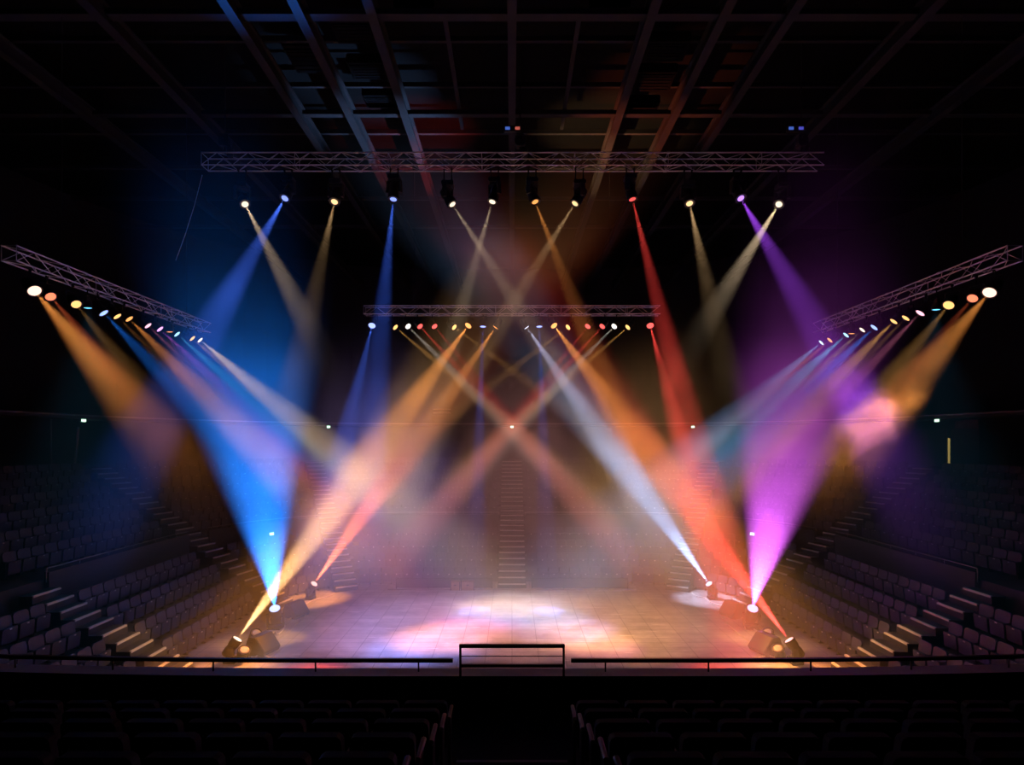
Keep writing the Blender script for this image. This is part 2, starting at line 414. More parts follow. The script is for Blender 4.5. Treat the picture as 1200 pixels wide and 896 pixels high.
# everything farther: one object
far = MB()
tmpl = []
for me, off in ((S_BK, 0), (S_PS, 0), (S_FL, 3), (S_FR, 3)):
    tmpl.append(([v.co.copy() for v in me.vertices], [tuple(p.vertices) for p in me.polygons], [p.material_index for p in me.polygons], off))
for c in cand[NI:]:
    p, d = c[1], c[2]; R = Matrix.Rotation(math.atan2(-d.x, d.y), 3, 'Z')
    for vs, fs, mi, off in tmpl:
        o = len(far.v); far.v += [tuple(R @ v + p) for v in vs]; far.f += [tuple(i + o for i in f) for f in fs]; far.mi += [m + off for m in mi]
me = bpy.data.meshes.new('distant_seats'); me.from_pydata(far.v, [], far.f)
for m in (M['seat'], M['shell'], M['plate'], M['leg']): me.materials.append(m)
me.polygons.foreach_set('material_index', far.mi); me.update()
tag(link('distant_seats', me), 'mass of dark empty tip-up seats filling the far stands and upper rows', 'seats', kind='stuff')
print('seats', n_front, len(cand))

# ------------------------------------------------------------------ front stand: terraces, aisle steps, parapet, rail
mb = MB()
for k in range(-1, 9):
    y0 = 6.75 - .7 * k; z = 4.17 + .245 * k
    if k == -1: y0, y1, z = 7.78, 6.75, 4.17
    else: y1 = y0 - .7
    for sg in (-1, 1): mb.box((sg * 8.2, (y0 + y1) / 2, z / 2 + .0), (15.0, y0 - y1, z))
    mb.box((0, (y0 + y1) / 2, z / 2), (1.4, y0 - y1, z), None, 0)
struct('trim_front_stand', mb, M['tier'], 'dark terraces of the front stand')
mb = MB()
for k in range(0, 8):
    y0 = 6.75 - .7 * k; z = 4.17 + .245 * k
    if k: mb.box((0, y0 - .03, z + .006), (1.34, .06, .012), None, 1)
    mb.box((0, y0 - .52, z + .06), (1.36, .35, .122), None, 0); mb.box((0, y0 - .375, z + .125), (1.3, .05, .01), None, 1)
struct('trim_front_steps', mb, [M['tier'], M['trim']], 'steps of the centre aisle in the front stand')
def front_y(x): return 7.95 + max(0, abs(x) - 2.5) ** 2 * .006
xs = [-12 + i for i in range(25)]
mb = MB(); vs = []; n = len(xs) - 1
for x in xs: y = front_y(x); vs += [(x, y - .15, 0), (x, y + .13, 0), (x, y + .13, 4.685), (x, y - .15, 4.685)]
fs = []
for i in range(n):
    for k in range(4): fs.append((4 * i + k, 4 * i + (k + 1) % 4, 4 * i + 4 + (k + 1) % 4, 4 * i + 4 + k))
fs += [(0, 1, 2, 3), (4 * n + 3, 4 * n + 2, 4 * n + 1, 4 * n)]
mb.add(vs, fs, 0)
for i in range(n):
    mb.mi[4 * i + 2] = 1
struct('wall_front_parapet', mb, [M['parapet'], M['ledge']])
for sg, sd in ((-1, 'left'), (1, 'right')):
    r = thing('guard_rail', f'long black handrail on the front parapet ledge, {sd} of the aisle gate', 'railing', (sg * .86, front_y(0), 4.687))
    P = []
    for i in range(24):
        x = .0 + i * .5; P.append(Vector((sg * x, front_y(x + .86) - front_y(0), .165)))
    mbb = MB()
    for a, b in zip(P[:-1], P[1:]): mbb.bar(a, b, .05, .05)
    mbb.build('top_rail', M['darktrim'], r)
    for i in range(1, 24, 3): MB().tube(P[i] - Vector((0, 0, .165)), P[i], .012, 6).build('post', M['darktrim'], r)
r = thing('aisle_guard', 'black tubular guard frame on the parapet at the end of the centre aisle', 'railing', (0, 7.78, 4.17))
for x in (-.735, .735): MB().box((x, 0, .48), (.03, .035, .96)).build('post', M['darktrim'], r)
MB().box((0, 0, .955), (1.5, .05, .045)).build('top_rail', M['darktrim'], r)
MB().box((0, 0, .675), (1.44, .04, .04)).build('lower_rail', M['darktrim'], r)
MB().tube((-.72, 0, .81), (.72, 0, .81), .006, 6).build('wire', M['darktrim'], r)

# ------------------------------------------------------------------ trusses
def truss(name, label, A, B, sec=.45, bays=None, r=.026, rd=.012):
    A, B = Vector(A), Vector(B); L = (B - A).length; d = (B - A).normalized()
    side = Vector((-d.y, d.x, 0)); up = Vector((0, 0, 1))
    o = thing(name, label, 'truss', A)
    n = bays or int(L / .55)
    cor = [side * sec / 2, side * -sec / 2, side * sec / 2 + up * sec, side * -sec / 2 + up * sec]
    for c in cor: MB().tube(c, c + d * L, r, 8).build('chord', M['alu'], o)
    mb = MB(); h = L / n
    for a, b in ((0, 2), (1, 3), (0, 1), (2, 3)):
        for i in range(n):
            p = cor[a] if i % 2 == 0 else cor[b]; q = cor[b] if i % 2 == 0 else cor[a]
            mb.tube(p + d * h * i, q + d * h * (i + 1), rd, 5)
        for i in range(0, n + 1, 6): mb.tube(cor[a] + d * h * min(i, n), cor[b] + d * h * min(i, n), rd, 5)
    mb.build('lattice', M['alu'], o)
    for i in range(1, 4):
        t = L * i / 4
        for c in cor: MB().tube(c + d * (t - .06), c + d * (t + .06), r + .014, 8).build('coupler', M['alu'], o)
    return o
TY, TZ = 20.0, 18.10
truss('lighting_truss', 'long silver box truss across the top with moving heads', (-11.25, TY, TZ), (11.3, TY, TZ))
CYY, CZ = 28.0, 14.62
truss('lighting_truss', 'shorter silver truss hanging in the middle over the far stand', (-7.55, CYY, CZ), (7.55, CYY, CZ), .42)
SX, SZ = 14.0, 13.1
truss('lighting_truss', 'angled silver truss hanging over the left stand', (-SX, 15.2, SZ), (-SX, 25.0, SZ), .42)
truss('lighting_truss', 'angled silver truss hanging over the right stand', (SX, 15.2, SZ), (SX, 25.0, SZ), .42)
# chain hoists and hanging steel ropes
def hoist(x, y, z, label):
    h = thing('chain_hoist', label, 'hoist', (x, y, z))
    MB().box((0, 0, .35), (.34, .3, .42), bev=.06).tube((-.2, 0, .35), (.2, 0, .35), .13, 12).build('motor_body', M['black'], h)
    mb = MB().tube((0, 0, .0), (0, 0, .16), .03, 8)
    for i in range(7): t = PI * i / 6; mb.tube((.06 * math.cos(t), 0, -.04 - .06 * math.sin(t)), (.06 * math.cos(t + PI / 6), 0, -.04 - .06 * math.sin(t + PI / 6)), .016, 6)
    mb.build('hook', M['steel'], h)
    MB().tube((0, 0, .56), (0, 0, CEIL_Z - z), .018, 6).build('chain', M['steel'], h)
    MB().box((.0, -.16, .42), (.14, .02, .08)).build('label_plate', M['chrome'], h)
    mb = MB().lathe([(0, -.32), (.11, -.30), (.14, 0), (.13, 0), (.1, -.28)], 12); mb.v = [(a + .16, b + .02, c + .1) for a, b, c in mb.v]
    mb.build('chain_bag', M['black'], h)
    if x > -5:
        MB().box((-.28, -.1, .74), (.62, .12, .2)).build('control_box', M['black'], h)
        for lx, c in ((-.46, (.12, .25, 1)), (-.1, (1, .2, .15) if x < 5 else (.15, .15, 1))):
            MB().box((lx, -.17, .74), (.17, .02, .10)).build('indicator_light', glow('indicator', c, .45), h)
for x, l in ((-10.5, 'black chain hoist holding the left end of the top truss'), (.3, 'black chain hoist above the middle of the top truss'), (10.6, 'black chain hoist holding the right end of the top truss')):
    hoist(x, TY, TZ + .62, l)
for x, y, z, l in ((-5, CYY, CZ + .42, 'left thin steel rope holding the middle truss'), (5, CYY, CZ + .42, 'right thin steel rope holding the middle truss'),
                (-SX, 17, SZ + .42, 'thin steel rope at the near end of the left truss'), (-SX, 23.5, SZ + .42, 'thin steel rope at the far end of the left truss'),
                (SX, 17, SZ + .42, 'thin steel rope at the near end of the right truss'), (SX, 23.5, SZ + .42, 'thin steel rope at the far end of the right truss')):
    tag(MB().tube((0, 0, 0), (0, 0, CEIL_Z - z), .010, 6).build('rigging_rope', M['steel']), l, 'rope', 'ropes holding the trusses').location = (x, y, z)
tag(MB().path([at(237, 205, 20.3), at(228, 240, 20.2), at(217, 275, 20.1), at(206, 305, 20)], .012).build('hanging_cable', M['palecable']), 'slack cable dangling off the left end of the top truss', 'cable')

# ------------------------------------------------------------------ fixtures
def head_mesh(s):
    return MB().lathe([(0, -.34 * s), (.12 * s, -.34 * s), (.17 * s, -.30 * s), (.185 * s, -.1 * s), (.165 * s, 0), (.165 * s, .05 * s), (.19 * s, .09 * s), (.2 * s, .30 * s), (.21 * s, .36 * s), (.185 * s, .36 * s), (.18 * s, .31 * s), (0, .31 * s)], 20)
def lens_mesh(r): 
    return MB().lathe([(0, 0.018), (r * .6, .014), (r, 0), (0, -.004)], 20)
def can_mesh(s):
    return MB().lathe([(0, -.2 * s), (.06 * s, -.2 * s), (.1 * s, -.15 * s), (.13 * s, -.05 * s), (.145 * s, .2 * s), (.155 * s, .2 * s), (.155 * s, .22 * s), (.13 * s, .22 * s), (.125 * s, .17 * s), (0, .17 * s)], 18)
HEADS = {}
def cached(key, fn):
    if key not in HEADS: HEADS[key] = fn()
    return HEADS[key]
def spot(name, parent, local, q, col, watts, half_deg, blend=.6, radius=.06, smooth=0):
    ld = bpy.data.lights.new(name, 'SPOT'); ld.energy = watts; ld.color = col; ld.spot_size = math.radians(2 * half_deg); ld.spot_blend = blend
    ld.shadow_soft_size = radius
    if smooth:                                       # wide front lens: the beam does not flare at its root
        ld.use_nodes = True; nt = ld.node_tree; em = nt.nodes['Emission']
        fo = nt.nodes.new('ShaderNodeLightFalloff'); fo.inputs['Strength'].default_value = 1; fo.inputs['Smooth'].default_value = smooth
        nt.links.new(fo.outputs['Quadratic'], em.inputs['Strength'])
    o = bpy.data.objects.new(name, ld); COL.objects.link(o); o.parent = parent
    o.location = local; o.rotation_mode = 'QUATERNION'; o.rotation_quaternion = q @ Quaternion((1, 0, 0), PI)
    return o
GLOWS = {}
def lens_glow(col, k, strength):
    key = (tuple(round(c, 3) for c in col), k, strength)
    if key not in GLOWS:
        if k < .4 and col[2] < .3: k *= .15
        w = tuple(c + (1 - c) * k for c in col); GLOWS[key] = glow('lit_lens', w, strength)
    return GLOWS[key]
def fixture(kind, lens, target, col, watts, half, label, group, hang=True, scale=1.0, lensr=None, k=.35, es=4.0, attach=.5, blend=.6, smooth=0):
    lens, target = Vector(lens), Vector(target); d = (target - lens).normalized()
    q = Vector((0, 0, 1)).rotation_difference(d)
    L = (.33 if kind == 'moving_head_light' else .19) * scale
    piv = lens - d * L
    az = math.atan2(d.y, d.x)
    sgn = 1 if hang else -1
    root = thing(kind, label, 'stage light', (piv.x, piv.y, piv.z + sgn * attach), 0, group)
    o0 = Vector((0, 0, -sgn * attach))
    ax = Vector((-math.sin(az), math.cos(az), 0))
    if abs(d.x) + abs(d.y) < .05: ax = Vector((1, 0, 0))
    if kind == 'moving_head_light':
        hw = .25 * scale; yb = MB()
        R = Matrix((ax, Vector((-ax.y, ax.x, 0)), Vector((0, 0, 1)))).transposed()
        top = .34 * scale
        for s in (-1, 1):
            yb.box(o0 + ax * s * hw + Vector((0, 0, sgn * top * .42)), (.06 * scale, .17 * scale, top * 1.25), R)
            yb.tube(o0 + ax * s * (hw - .06 * scale), o0 + ax * s * (hw + .05 * scale), .075 * scale, 12)
        yb.box(o0 + Vector((0, 0, sgn * top)), (2 * hw + .06 * scale, .18 * scale, .08 * scale), R)
        yb.build('yoke', M['black'], root)
        bz = top + .13 * scale
        bs = MB().tube(o0 + Vector((0, 0, sgn * (top + .02 * scale))), o0 + Vector((0, 0, sgn * (top + .08 * scale))), .11 * scale, 14)
        bs.box(o0 + Vector((0, 0, sgn * bz)), (.44 * scale, .36 * scale, .16 * scale), bev=.03)
        if not hang:
            for sx in (-1, 1):
                for sy in (-1, 1): bs.tube(o0 + Vector((sx * .17 * scale, sy * .13 * scale, sgn * (bz + .08 * scale))), Vector((o0.x + sx * .17 * scale, sy * .13 * scale, 0)), .025, 8)
        bs.build('base', M['black'], root)
        if hang:
            for s in (-1, 1):
                cl = MB()
                cl.tube(o0 + Vector((s * .14, 0, bz + .08)), Vector((s * .14, 0, 0)), .022, 8); cl.box((s * .14, 0, 0), (.05, .09, .09))
                cl.build('clamp', M['steel'], root)
        hd = link('head', cached(('h', scale), lambda: head_mesh(scale).mesh('head', M['black'], True)), root)
        lr = lensr or .17 * scale; lz = .318 * scale
    else:
        hw = .175 * scale; yb = MB(); top = .24 * scale
        R = Matrix((ax, Vector((-ax.y, ax.x, 0)), Vector((0, 0, 1)))).transposed()
        for s in (-1, 1): yb.box(o0 + ax * s * hw + Vector((0, 0, sgn * top / 2)), (.012, .035, top), R)
        yb.box(o0 + Vector((0, 0, sgn * top)), (2 * hw + .012, .035, .012), R)
        yb.build('yoke', M['black'], root)
        if hang:
            MB().tube(o0 + Vector((0, 0, top)), (0, 0, 0), .018, 8).box((0, 0, 0), (.05, .07, .08)).build('clamp', M['steel'], root)
        hd = link('can', cached(('c', scale), lambda: can_mesh(scale).mesh('can', M['black'], True)), root)
        lr = lensr or .125 * scale; lz = .178 * scale
    if kind == 'added_flood_can':
        sn = MB().lathe([(.158 * scale, .18 * scale), (.162 * scale, .55 * scale), (.168 * scale, .55 * scale), (.166 * scale, .17 * scale), (.158 * scale, .18 * scale)], 20).build('snoot', M['black'], root, True)
        sn.location = o0; sn.rotation_mode = 'QUATERNION'; sn.rotation_quaternion = q
    hd.location = o0; hd.rotation_mode = 'QUATERNION'; hd.rotation_quaternion = q
    if watts:
        ln = link('lens', cached(('l', lr, tuple(col), k, es), lambda: lens_mesh(lr).mesh('lens', lens_glow(col, k, es), True)), root)
    else:
        ln = link('lens', cached(('l0', lr), lambda: lens_mesh(lr).mesh('lens', M['frost'], True)), root)
    ln.location = o0 + d * (lz + .03 * scale); ln.rotation_mode = 'QUATERNION'; ln.rotation_quaternion = q
    if watts: spot('lamp', root, o0 + d * (lz + .06 * scale), q, col, watts, half, blend, radius=.03, smooth=smooth)
    return root
WARM = (1.0, .60, .27); WARM2 = (1, .72, .45); ORANGE = (1.0, .33, .065); AMBER = (1, .47, .12); BLUE = (.06, .16, 1.0); BLUE2 = (.018, .22, 1.0); RED = (1.0, .06, .05)
PURPLE = (.42, .07, 1.0); MAGENTA = (.80, .13, .97); PALE = (.30, .53, 1.0); PINK = (1.0, .25, .45); CYAN = (.1, .6, 1.0); WHITE = (1, .86, .72); REDOR = (1, .17, .06)
K = 1.0
# top truss: lens pixel, target pixel on the floor, colour
TOP = [(287, 239, at(392, 440, 16.6), WARM2, 1.0, 4.2, 'warm white beam, leftmost on the top truss'),
       (334, 232, at(205, 455, 15.5), BLUE, 1.7, 5.0, 'blue beam leaning left, second on the top truss'),
       (392, 236, at(348, 440, 16.6), WARM, .9, 4.2, 'warm beam leaning left, third on the top truss'),
       (461, 233, at(437, 480, 18.4), BLUE, 2.4, 4.4, 'blue beam pointing straight down, fourth on the top truss'),
       (530, 239, at(660, 440, 18.6), WARM2, 1.0, 4.4, 'warm beam leaning right, fifth on the top truss'),
       (577, 236, at(518, 440, 18.6), WARM2, .9, 4.4, 'warm beam leaning left, sixth on the top truss'),
       (627, 236, at(706, 440, 18.6), ORANGE, 1.5, 4.4, 'orange beam leaning right, seventh on the top truss'),
       (674, 238, at(548, 440, 18.6), WARM, 1.1, 4.4, 'warm beam leaning left, eighth on the top truss'),
       (741, 233, at(800, 470, 19), RED, 2.2, 4.2, 'red beam, ninth on the top truss'),
       (808, 238, at(852, 440, 16.6), WARM, .9, 4.2, 'warm beam leaning right, tenth on the top truss'),
       (868, 232, at(995, 450, 15.5), PURPLE, 1.25, 5.0, 'purple beam leaning right, eleventh on the top truss'),
       (913, 239, at(785, 445, 16.6), WARM2, 1.3, 4.2, 'warm white beam, rightmost on the top truss')]
for x, y, tgt, c, p, ha, l in TOP:
    lens = at(x, y, TY)
    d = (tgt - lens).normalized(); piv = lens - d * .33
    fixture('moving_head_light', lens, tgt, c, 84000 * p * K, ha * 1.1, 'black moving head with ' + l, 'moving heads on the top truss', attach=TZ - piv.z, es=1.5, k=.2, blend=.9, lensr=.12, smooth=.12)
# middle truss
MID = [(436, 381, BLUE, 1.1, (415, 470), 'blue lamp at the left end'), (463, 383, AMBER, .7, (700, 585), 'small amber lamp second from the left end'),
       (478, 382, WHITE, .6, (575, 480), 'white lamp third from the left end'), (492, 382, RED, .9, (600, 500), 'bright red lamp fourth from the left end'),
       (509, 382, RED, .6, (605, 500), 'dim red lamp fifth from the left end'), (532, 383, AMBER, .45, (690, 500), 'tiny amber lamp sixth from the left end'),
       (549, 381, ORANGE, 1.4, (278, 749), 'large orange lamp left of centre'), (566, 382, BLUE, .5, (560, 560), 'blue lamp pointing down, left of centre'),
       (581, 383, ORANGE, .8, (372, 690), 'amber lamp last before the gap on the left half'),
       (617, 383, (.66, .66, 1), .8, (828, 690), 'warm lamp first after the gap on the right half'), (632, 382, BLUE, .5, (638, 560), 'blue lamp pointing down, right of centre'),
       (649, 381, ORANGE, 1.6, (925, 750), 'large orange lamp right of centre'), (666, 383, AMBER, .45, (510, 500), 'tiny amber lamp sixth from the right end'),
       (689, 382, RED, .6, (595, 500), 'dim red lamp fifth from the right end'), (706, 382, RED, .9, (600, 500), 'bright red lamp fourth from the right end'),
       (720, 382, WHITE, .6, (625, 480), 'white lamp third from the right end'), (736, 383, AMBER, .7, (500, 585), 'small amber lamp second from the right end'),
       (762, 381, RED, 1.5, (785, 470), 'red lamp at the right end')]
for x, y, c, p, (tx, ty), l in MID:
    lens = at(x, y, CYY)
    if (tx, ty) == (278, 749): tgt = at(240, 800, 18.3)
    elif (tx, ty) == (925, 750): tgt = at(960, 800, 18.3)
    elif ty == 690: tgt = at(tx, ty, 28.2)
    elif ty in (480, 500, 585, 470): tgt = at(tx, ty, 24.5)
    else: tgt = at(tx, ty, 27.0)
    d = (tgt - lens).normalized(); piv = lens - d * .19
    fixture('par_can_light', lens, tgt, c, 62000 * p * K, 7.0 if (tx, ty) in ((278, 749), (925, 750)) or ty == 690 else 3.6 if p < 1 else 4.5, 'lamp can on the middle truss, ' + l, 'lamps on the middle truss', attach=CZ - piv.z, scale=1.2 if p < 1 else 1.4, es=2.2, k=.25 if p < 2 else .45, blend=.9)
# side trusses
LEFT = [(40, 340, ORANGE, 3.2, 1.35), (59, 347, REDOR, .8, 1.1), (89, 356, AMBER, .3, 1.1), (103, 360, CYAN, .15, .9), (121, 366, BLUE2, 1.2, 1.2), (137, 370, AMBER, .3, 1.1), (151, 373, ORANGE, 2.0, 1.1),
        (173, 381, PINK, .5, 1.1), (187, 385, MAGENTA, .9, 1.1), (199, 388, ORANGE, .4, 1.0), (207, 391, CYAN, .9, 1.1), (225, 396, AMBER, .6, 1.1), (234, 398, WARM2, 2.0, 1.1)]
RIGHT = [(1160, 342, ORANGE, 3.0, 1.35), (1140, 349, REDOR, .6, 1.1), (1112, 357, AMBER, .8, 1.2), (1097, 362, CYAN, .15, .9), (1079, 366, PINK, .8, 1.2), (1062, 372, AMBER, .3, 1.1), (1048, 376, AMBER, 1.2, 1.1),
         (1025, 383, BLUE2, 1.3, 1.2), (1011, 386, WARM2, .5, 1.0), (998, 390, ORANGE, .4, 1.0), (992, 392, CYAN, 1.2, 1.1), (973, 398, ORANGE, .7, 1.1), (963, 401, PALE, 1.3, 1.1)]
CNAME = {ORANGE: 'orange', REDOR: 'red', AMBER: 'amber', CYAN: 'cyan', BLUE2: 'blue', PINK: 'pink', MAGENTA: 'magenta', WARM2: 'warm white', PALE: 'pale blue'}
for sg, tab, sd in ((-1, LEFT, 'left'), (1, RIGHT, 'right')):
    for i, (x, y, c, p, s) in enumerate(tab):
        dx = abs(x - 600); Y = SX * F / dx
        lens = at(x, y, Y)
        tgt = Vector((sg * (5.2 - 5.4 * (Y - 16) / 8.5 if Y > 16 else 5.2), Y + (.8 if Y < 18 else 2.8), 0.0))
        if i < 3: tgt = Vector((sg * .5, 11.5, 0))
        ha, w = (8.0 if p > .9 else 6.0), 24000 * p
        if i in (3, 9): tgt = Vector((sg * 13.2, 18.5 if i == 3 else 23.5, 1.2)); ha = 30; w = 260
        d = (tgt - lens).normalized(); piv = lens - d * .19 * s
        fixture('par_can_light', lens, tgt, c, w * K, ha, f'{CNAME.get(tab[i][2])} lamp can, {ORD[i+1]} from the near end of the {sd} truss', f'lamps on the {sd} truss', attach=SZ - piv.z, scale=s, es=1.8, k=.45 if p > 2.5 else .3 if p > .2 else .05, blend=1.0, smooth=.15)
# added truss and flood cans, unseen above the view, to brighten the stage floor
truss('lighting_truss', 'added silver truss high over the front parapet, unseen above the view', (-6.5, 11.6, 20.2), (6.5, 11.6, 20.2))
for x, tx, ty, c, p, ha, l in ((-4.5, -4.6, 24.2, (.66, .42, 1.0), 2.3, 12, 'at the left'), (0, .4, 25.0, (1, .42, .38), 1.7, 13, 'in the middle'), (4.5, 5.0, 24.5, (1, .48, .18), 2.4, 12, 'at the right')):
    lens = Vector((x, 11.6, 19.55)); fixture('added_flood_can', lens, (tx, ty, 0), c, 17000 * p * K, ha, 'added black flood can on the unseen truss above the front parapet, ' + l, 'added flood cans on the unseen truss', attach=.48, scale=1.25, es=1.0, k=.1, blend=1.0)
# floor moving heads
FLOOR = [(278, 749, 20.1, at(549, 381, 23.5), (1, .52, .2), 5.2, 7.5, 1.0, 'yellow beam at the near left floor edge'),
         (322, 713, 23.5, at(296, 480, 18.9), BLUE2, 8.5, 13.0, 1.25, 'broad blue beam upright at the left floor edge'),
         (368, 684, 28.1, at(581, 383, 25), REDOR, 6, 6.5, 1.0, 'red orange beam at the far left floor edge'),
         (831, 684, 28.1, at(617, 383, 25), PALE, 6.5, 7, 1.0, 'pale blue beam at the far right floor edge'),
         (882, 713, 23.5, at(930, 480, 18.2), MAGENTA, 5.2, 12.0, 1.25, 'broad magenta beam upright at the right floor edge'),
         (925, 750, 20.0, at(649, 381, 23.5), RED, 6.5, 6.8, 1.0, 'red beam at the near right floor edge')]
for x, y, Y, tgt, c, p, ha, s, l in FLOOR:
    lens = at(x, y, Y); d = (tgt - lens).normalized(); piv = lens - d * .33 * s
    fixture('moving_head_light', lens, tgt, c, 16000 * p * K, ha, 'black moving head throwing a ' + l, 'moving heads on the floor', hang=False, attach=piv.z - .002, scale=s, es=2.2, k=.45, blend=.8, smooth=.35)
# small unlit cans and wedge monitors on the floor edge
for x, y, Y, tx, l in ((300, 742, 21.4, 1.5, 'unlit lamp can with a pale lens behind the near left speaker wedge'), (286, 762, 20.0, 1.0, 'unlit lamp can with a pale lens beside the yellow beam'),
                 (900, 741, 21.4, -1.5, 'unlit lamp can with a pale lens behind the near right speaker wedge'), (912, 760, 20.3, -1.0, 'unlit lamp can with a pale lens beside the red beam')):
    lens = at(x, y, Y); fixture('floor_par_can', lens, lens + Vector((tx * .5, -.5, 1.2)), WHITE, 0, 1, l, 'unlit lamp cans on the floor edge', hang=False, attach=max(.12, lens.z - .2), scale=1.5)
def wedge(x, y, Y, rz, s, label):
    p = at(x, y, Y); o = thing('stage_monitor', label, 'speaker', (p.x, p.y, .003), rz, 'speaker wedges on the floor edge')
    prof = [(-.34 * s, 0), (.30 * s, 0), (.38 * s, .12 * s), (.02 * s, .56 * s), (-.22 * s, .56 * s), (-.34 * s, .3 * s)]
    MB().prism(prof, -.36 * s, .36 * s).build('cabinet', M['black'], o)
    a, b = Vector((.37 * s, 0, .155 * s)), Vector((.05 * s, 0, .545 * s)); m = (a + b) / 2; dd = (b - a).normalized(); nn = Vector((dd.z, 0, -dd.x))
    R = Matrix((dd, Vector((0, 1, 0)), nn)).transposed()
    MB().box(m + nn * .012, ((b - a).length, .68 * s, .02), R).build('grille', M['grille'], o)
    for sy in (-1, 1):
        MB().box((-.1 * s, sy * .365 * s, .42 * s), (.16 * s, .02, .05 * s)).build('handle', M['steel'], o)
wedge(308, 752, 21.0, math.radians(-18), 1.2, 'black speaker wedge at the near left floor edge beside the yellow beam')
wedge(347, 712, 25.4, math.radians(-24), 1.15, 'black speaker wedge at the left floor edge past the blue beam')
wedge(897, 752, 21.0, math.radians(198), 1.2, 'black speaker wedge at the near right floor edge beside the red beam')
wedge(858, 712, 25.4, math.radians(204), 1.15, 'black speaker wedge at the right floor edge past the magenta beam')
# cables and edge strips on the floor
def floor_cable(pts, m, label, r=.032):
    P = [on_floor(*p) for p in pts]
    Q = []
    for i in range(len(P) - 1):
        p0 = P[max(0, i - 1)]; p1 = P[i]; p2 = P[i + 1]; p3 = P[min(len(P) - 1, i + 2)]
        for t in [k / 6 for k in range(6)]:
            Q.append(.5 * ((2 * p1) + (p2 - p0) * t + (2 * p0 - 5 * p1 + 4 * p2 - p3) * t * t + (3 * p1 - p0 - 3 * p2 + p3) * t ** 3))
    Q.append(P[-1])
    for q in Q: q.z = r + .002
    tag(MB().path(Q, r).build('stage_cable', m, smooth=True), label, 'cable', 'cables on the floor edge')
floor_cable([(314, 747), (322, 741), (326, 744), (334, 735), (331, 729), (343, 724), (350, 716)], M['palecable'], 'pale cable wriggling past the foot of the blue beam')
floor_cable([(352, 714), (362, 706), (372, 702), (385, 699), (392, 695)], M['palecable'], 'pale cable by the far left corner of the floor')
floor_cable([(810, 694), (816, 699), (826, 701), (832, 706), (846, 710)], M['palecable'], 'pale cable by the far right corner of the floor')
floor_cable([(866, 722), (874, 728), (873, 736), (884, 738), (890, 744), (893, 750)], M['palecable'], 'pale cable coiling past the foot of the magenta beam')
floor_cable([(262, 772), (280, 768), (296, 771), (306, 768), (318, 773)], M['palecable'], 'pale cable in front of the near left speaker wedge')
floor_cable([(884, 774), (900, 769), (912, 773), (930, 768), (946, 773)], M['palecable'], 'pale cable in front of the near right speaker wedge')
for sg, sd in ((-1, 'left'), (1, 'right')):
    struct('trim_floor_' + sd, MB().bar((sg * 9.55, 21.4, .02), (sg * 9.6, 25.5, .02), .06, .035), M['trim'])
struct('trim_floor_back', MB().box((0, 29.9, .04), (13.6, .06, .08)), M['trim'])
# low barriers and cases at the far floor edge
for x0, x1, sd in ((-6.4, -1.1, 'left'), (1.1, 6.4, 'right')):
    b = thing('crowd_barrier', f'low dark barrier panel at the far floor edge {sd} of the central stair', 'barrier', ((x0 + x1) / 2, 30.25, 0))
    MB().box((0, 0, .3), (x1 - x0, .05, .5)).build('panel', M['parapet'], b)
    MB().tube((-(x1 - x0) / 2, 0, .57), ((x1 - x0) / 2, 0, .57), .025, 8).build('top_rail', M['steel'], b)
    for i in range(4):
        x = -(x1 - x0) / 2 + (x1 - x0) * i / 3; MB().box((x, -.03, .3), (.05, .05, .6)).build('post', M['steel'], b)
for x, w, l in ((-3.1, .52, 'small orange lit wooden case left of the central stair'), (-2.42, .72, 'wider brown wooden case nearer the central stair')):
    c = thing('flight_case', l, 'case', (x, 29.98, 0.004))
    MB().box((0, 0, .24), (w, .4, .44), bev=.02).build('body', M['case'], c)
    for sx in (-1, 1): MB().box((sx * (w / 2 - .015), -.2, .24), (.035, .03, .46)).build('corner_strip', M['steel'], c)
    MB().box((0, -.21, .3), (.12, .025, .05)).build('latch', M['steel'], c)

# ------------------------------------------------------------------ exit lights, doors, fittings along the concourse
EXITG = glow('exit_sign_glow', (.6, 1, .72), 3.0); EXITG.cycles.emission_sampling = 'AUTO'
def exit_sign(p, rz, label, s=1.0):
    o = thing('exit_sign', label, 'exit sign', p, rz, 'lit exit signs')
    MB().box((0, .03, 0), (.36 * s, .07, .25 * s), bev=.02).build('housing', M['black'], o)
    MB().box((0, -.01, 0), (.25 * s, .02, .16 * s)).build('lit_panel', EXITG, o)
    MB().tube((0, .03, .12 * s), (0, .03, .30 * s), .015, 6).build('bracket', M['steel'], o)
exit_sign(at(600, 500, 44.1), 0, 'lit exit sign under the overhang above the central stair')
exit_sign(at(385, 500, 42.2), math.radians(20), 'lit exit sign under the overhang in the far left corner')
exit_sign(at(812, 500, 42.2), math.radians(-20), 'lit exit sign under the overhang in the far right corner')
exit_sign(at(98, 492.5, 32), math.radians(70), 'lit exit sign above the left concourse beside a pale doorway streak')
exit_sign(at(1098, 492.5, 32), math.radians(-70), 'lit exit sign above the right concourse')
for sg, sd in ((-1, 'left'), (1, 'right')):
    p, d = bowl_s(PU - .16, s_of(PU - .16, 'th', math.radians(41))); 
    if sg > 0: p, d = mir(p), mir(d)
    p.z = 2.72
    exit_sign(p, math.atan2(-d.x, d.y), f'lit exit sign low on the parapet of the {sd} corner stand', 1.0)
p = at(87, 520, 31.5)  # pale curved tube shaped after the light streak on a doorway edge
mb = MB()
for i in range(10):
    t = i / 10; t2 = (i + 1) / 10
    mb.tube((.25 * math.sin(t * 1.2), 0, t * 2.3), (.25 * math.sin(t2 * 1.2), 0, t2 * 2.3), .07, 8)
